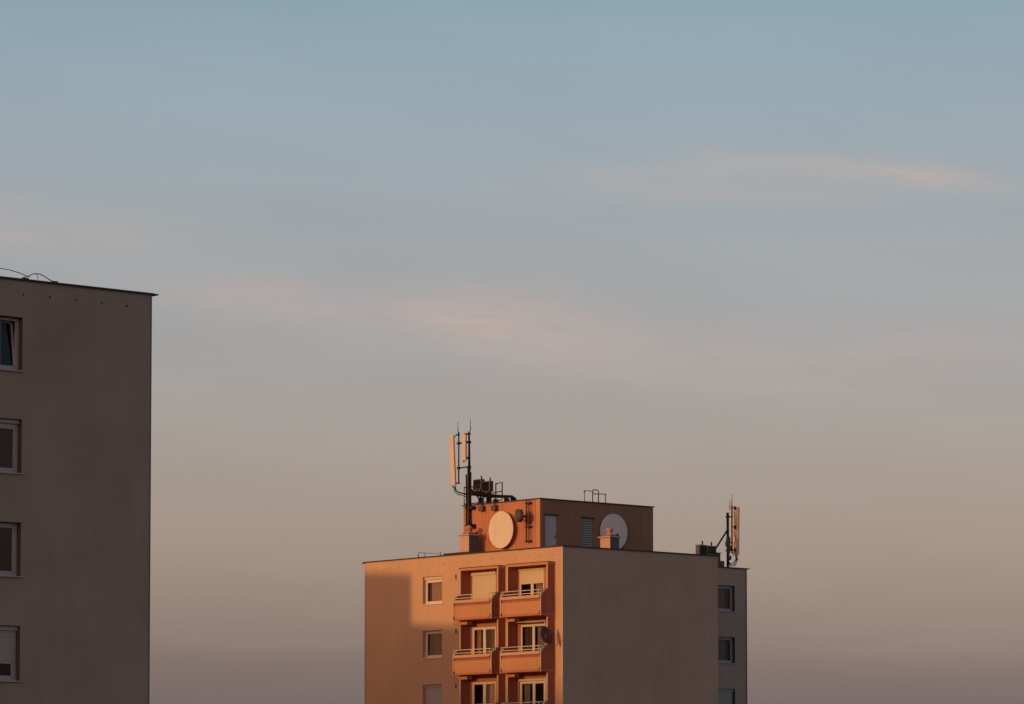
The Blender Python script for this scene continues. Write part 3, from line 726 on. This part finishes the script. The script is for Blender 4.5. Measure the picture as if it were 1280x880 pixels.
# ================================================================== GROUND
gm, nt, bs = new_mat('dry_grass_ground')
geo = nd(nt, 'ShaderNodeNewGeometry'); n1 = nd(nt, 'ShaderNodeTexNoise', Scale=.03, Detail=8.0); nt.links.new(geo.outputs['Position'], n1.inputs['Vector'])
cr = nd(nt, 'ShaderNodeValToRGB'); cr.color_ramp.elements[0].color = (.025, .028, .014, 1); cr.color_ramp.elements[1].color = (.06, .05, .035, 1)
cr.color_ramp.elements[0].position = .35; cr.color_ramp.elements[1].position = .65
nt.links.new(n1.outputs[0], cr.inputs[0]); nt.links.new(cr.outputs[0], bs.inputs['Base Color']); bs.inputs['Roughness'].default_value = 1
g = MB(); S = 9000
g.quad((-S, -S, 0), (S, -S, 0), (S, S, 0), (-S, S, 0))
go = g.build('ground', gm); go['kind'] = 'structure'

# ================================================================== SKY AND SUN
world = bpy.data.worlds.new('World'); scene.world = world; world.use_nodes = True
nt = world.node_tree; L = nt.links.new
for n_ in list(nt.nodes): nt.nodes.remove(n_)
out = nd(nt, 'ShaderNodeOutputWorld'); bg = nd(nt, 'ShaderNodeBackground', Strength=1.0); L(bg.outputs[0], out.inputs[0])
sky = nd(nt, 'ShaderNodeTexSky'); sky.sky_type = 'NISHITA'; sky.sun_disc = False; sky.sun_elevation = SUN_E; sky.sun_rotation = SUN_A
sky.air_density = 1.0; sky.dust_density = 2.0; sky.ozone_density = 1.0
SKY_STRENGTH = .09
tc = nd(nt, 'ShaderNodeTexCoord'); sep = nd(nt, 'ShaderNodeSeparateXYZ'); L(tc.outputs['Generated'], sep.inputs[0])
def mth(op, a, b=None, c=None, clamp=False):
    n_ = nd(nt, 'ShaderNodeMath', operation=op); n_.use_clamp = clamp
    for i, x in enumerate((a, b, c)):
        if x is None: continue
        if isinstance(x, (int, float)): n_.inputs[i].default_value = x
        else: L(x, n_.inputs[i])
    return n_.outputs[0]
el = mth('MULTIPLY', mth('ARCSINE', sep.outputs['Z']), 57.2958)
az = mth('MULTIPLY', mth('ARCTAN2', sep.outputs['X'], sep.outputs['Y']), 57.2958)
# low haze band: grey blue above, dusty pink at the horizon
ramp = nd(nt, 'ShaderNodeValToRGB'); ramp.color_ramp.interpolation = 'B_SPLINE'
def lin(c): return tuple(((x/255)/12.92 if x/255 <= .04045 else ((x/255+.055)/1.055)**2.4) for x in c) + (1,)
stops = [(-2, (100, 92, 92)), (1.5, (112, 100, 100)), (2.6, (131, 115, 109)), (3.5, (157, 137, 125)), (4.7, (168, 152, 138)), (6, (168, 160, 153)), (7.6, (165, 165, 166)),
         (9.2, (160, 168, 173)), (10.8, (152, 169, 179)), (12.5, (138, 164, 178)), (20, (105, 140, 165)), (40, (75, 110, 140))]
E0, E1 = -2, 40
while len(ramp.color_ramp.elements) < len(stops): ramp.color_ramp.elements.new(.5)
for e_, (d_, c_) in zip(ramp.color_ramp.elements, stops): e_.position = (d_-E0)/(E1-E0); e_.color = lin(c_)
L(mth('DIVIDE', mth('SUBTRACT', el, E0), E1-E0, clamp=True), ramp.inputs[0])
sk = nd(nt, 'ShaderNodeVectorMath', operation='SCALE'); tint = nd(nt, 'ShaderNodeVectorMath', operation='MULTIPLY'); L(sky.outputs[0], tint.inputs[0]); tint.inputs[1].default_value = (1.3, .95, .8); L(tint.outputs[0], sk.inputs[0]); sk.inputs['Scale'].default_value = SKY_STRENGTH
skc = nd(nt, 'ShaderNodeVectorMath', operation='MINIMUM'); L(sk.outputs[0], skc.inputs[0]); skc.inputs[1].default_value = (1.4, .80, .60)
# how far from the sun (0 opposite .. 1 at the sun), on the horizon
sd = (math.sin(SUN_A), math.cos(SUN_A))
dot = mth('ADD', mth('MULTIPLY', sep.outputs['X'], sd[0]), mth('MULTIPLY', sep.outputs['Y'], sd[1]))
away = nd(nt, 'ShaderNodeMapRange'); away.interpolation_type = 'SMOOTHSTEP'; L(dot, away.inputs[0]); away.inputs[1].default_value = .8; away.inputs[2].default_value = .1; away.inputs[3].default_value = 0; away.inputs[4].default_value = 1
lowf = nd(nt, 'ShaderNodeMapRange'); lowf.interpolation_type = 'SMOOTHSTEP'; L(el, lowf.inputs[0]); lowf.inputs[1].default_value = 55; lowf.inputs[2].default_value = 14; lowf.inputs[3].default_value = 0; lowf.inputs[4].default_value = 1
fac = mth('MULTIPLY', away.outputs[0], lowf.outputs[0])
mix = nd(nt, 'ShaderNodeMix', data_type='RGBA'); L(fac, mix.inputs['Factor']); L(skc.outputs[0], mix.inputs['A']); L(ramp.outputs[0], mix.inputs['B'])
# warm glow of the sky round the low sun
gd = nd(nt, 'ShaderNodeMapRange'); gd.interpolation_type = 'SMOOTHSTEP'; L(dot, gd.inputs[0]); gd.inputs[1].default_value = .45; gd.inputs[2].default_value = 1.0; gd.inputs[3].default_value = 0; gd.inputs[4].default_value = 1
ge = mth('EXPONENT', mth('MULTIPLY', mth('ABSOLUTE', el), -1/16))
gs = nd(nt, 'ShaderNodeVectorMath', operation='SCALE'); gs.inputs[0].default_value = (2.2, .78, .36); L(mth('MULTIPLY', gd.outputs[0], ge), gs.inputs['Scale'])
ga = nd(nt, 'ShaderNodeVectorMath', operation='ADD'); L(mix.outputs['Result'], ga.inputs[0]); L(gs.outputs[0], ga.inputs[1])
# thin pink cirrus
comb = nd(nt, 'ShaderNodeCombineXYZ'); L(mth('MULTIPLY', az, .4), comb.inputs[0]); L(mth('ADD', mth('MULTIPLY', el, 1.9), mth('MULTIPLY', az, .16)), comb.inputs[1])
nz = nd(nt, 'ShaderNodeTexNoise', Scale=1.5, Detail=9.0, Roughness=.7, Distortion=.8); L(comb.outputs[0], nz.inputs['Vector'])
nr = nd(nt, 'ShaderNodeMapRange'); L(nz.outputs[0], nr.inputs[0]); nr.inputs[1].default_value = .34; nr.inputs[2].default_value = .66; nr.inputs[3].default_value = .3; nr.inputs[4].default_value = 1
total = None
f_ = 5025.
for (px, py, w_, h_, slope, amp) in ((1175, 229, 80, 13, .15, .72), (1040, 212, 130, 16, .04, .42), (900, 212, 110, 18, .0, .24), (730, 220, 70, 12, .0, .24), (885, 190, 22, 9, .0, .25), (860, 245, 160, 12, .03, .22),
                                (300, 366, 120, 24, .02, .50), (450, 396, 150, 16, .02, .34), (560, 384, 110, 24, .02, .30), (640, 405, 130, 42, .04, .52),
                                (790, 440, 190, 30, .03, .36), (930, 480, 150, 24, .04, .28), (60, 300, 150, 26, .0, .45), (1150, 440, 150, 20, .0, .28), (1000, 240, 200, 22, .0, .2),
                                (-300, 260, 260, 30, 0, .4), (1700, 330, 240, 30, 0, .4), (60, 800, 220, 16, 0, .12), (380, 806, 160, 10, 0, .10), (1150, 800, 200, 30, 0, .15)):
    a0 = math.degrees((px-640)/f_); e0 = math.degrees((1060-py)/f_); ws = math.degrees(w_/f_); hs = math.degrees(h_/f_)
    da = mth('SUBTRACT', az, a0)
    u_ = mth('POWER', mth('ABSOLUTE', mth('DIVIDE', da, ws)), 2.0)
    dv = mth('SUBTRACT', mth('SUBTRACT', el, e0), mth('MULTIPLY', da, -slope))
    v_ = mth('POWER', mth('ABSOLUTE', mth('DIVIDE', dv, hs)), 2.0)
    g_ = mth('MULTIPLY', mth('EXPONENT', mth('MULTIPLY', mth('ADD', u_, v_), -1.0)), amp)
    total = g_ if total is None else mth('ADD', total, g_)
cl = mth('MULTIPLY', total, nr.outputs[0], clamp=True)
mix2 = nd(nt, 'ShaderNodeMix', data_type='RGBA'); L(mth('MULTIPLY', cl, .95), mix2.inputs['Factor']); L(ga.outputs[0], mix2.inputs['A']); mix2.inputs['B'].default_value = lin((196, 174, 164))
# faint uneven haze
nz2 = nd(nt, 'ShaderNodeTexNoise', Scale=.35, Detail=4.0, Roughness=.55); L(comb.outputs[0], nz2.inputs['Vector'])
r2 = nd(nt, 'ShaderNodeMapRange'); L(nz2.outputs[0], r2.inputs[0]); r2.inputs[1].default_value = .25; r2.inputs[2].default_value = .75; r2.inputs[3].default_value = .96; r2.inputs[4].default_value = 1.04
s2 = nd(nt, 'ShaderNodeVectorMath', operation='SCALE'); L(mix2.outputs['Result'], s2.inputs[0]); L(r2.outputs[0], s2.inputs['Scale'])
tl = mth('ADD', mth('MULTIPLY', mth('MULTIPLY', mth('MINIMUM', mth('MAXIMUM', az, -12), 12), .011), mth('EXPONENT', mth('MULTIPLY', mth('MAXIMUM', el, 0), -.18))), 1.0)
s3 = nd(nt, 'ShaderNodeVectorMath', operation='SCALE'); L(s2.outputs[0], s3.inputs[0]); L(tl, s3.inputs['Scale'])
L(s3.outputs[0], bg.inputs['Color'])

sun = bpy.data.lights.new('sun', 'SUN'); sun.energy = 1.68; sun.angle = R(1.6); sun.color = (1.0, .53, .19)
so = bpy.data.objects.new('sun', sun); COL.objects.link(so)
sdir = Vector((math.sin(SUN_A)*math.cos(SUN_E), math.cos(SUN_A)*math.cos(SUN_E), math.sin(SUN_E)))
so.rotation_euler = sdir.to_track_quat('Z', 'Y').to_euler()

# ================================================================== CAMERA
PITCH = 4.0; f_px = 5025.; yh = 1060.
cam = bpy.data.cameras.new('camera'); co = bpy.data.objects.new('camera', cam); COL.objects.link(co)
cam.sensor_fit = 'HORIZONTAL'; cam.sensor_width = 36; cam.lens = 36*f_px/1280
cam.shift_y = (yh - 440 - f_px*math.tan(R(PITCH)))/1280
cam.clip_start = .5; cam.clip_end = 30000
co.location = (0, 0, 16.0); co.rotation_euler = (R(90+PITCH), 0, 0)
scene.camera = co

for o in scene.objects:
    if '_o' in o: del o['_o']
scene.view_settings.view_transform = 'Standard'; scene.view_settings.look = 'None'; scene.view_settings.exposure = 0; scene.view_settings.gamma = 1
scene.render.engine = 'CYCLES'
scene.render.resolution_x = 1024; scene.render.resolution_y = 704
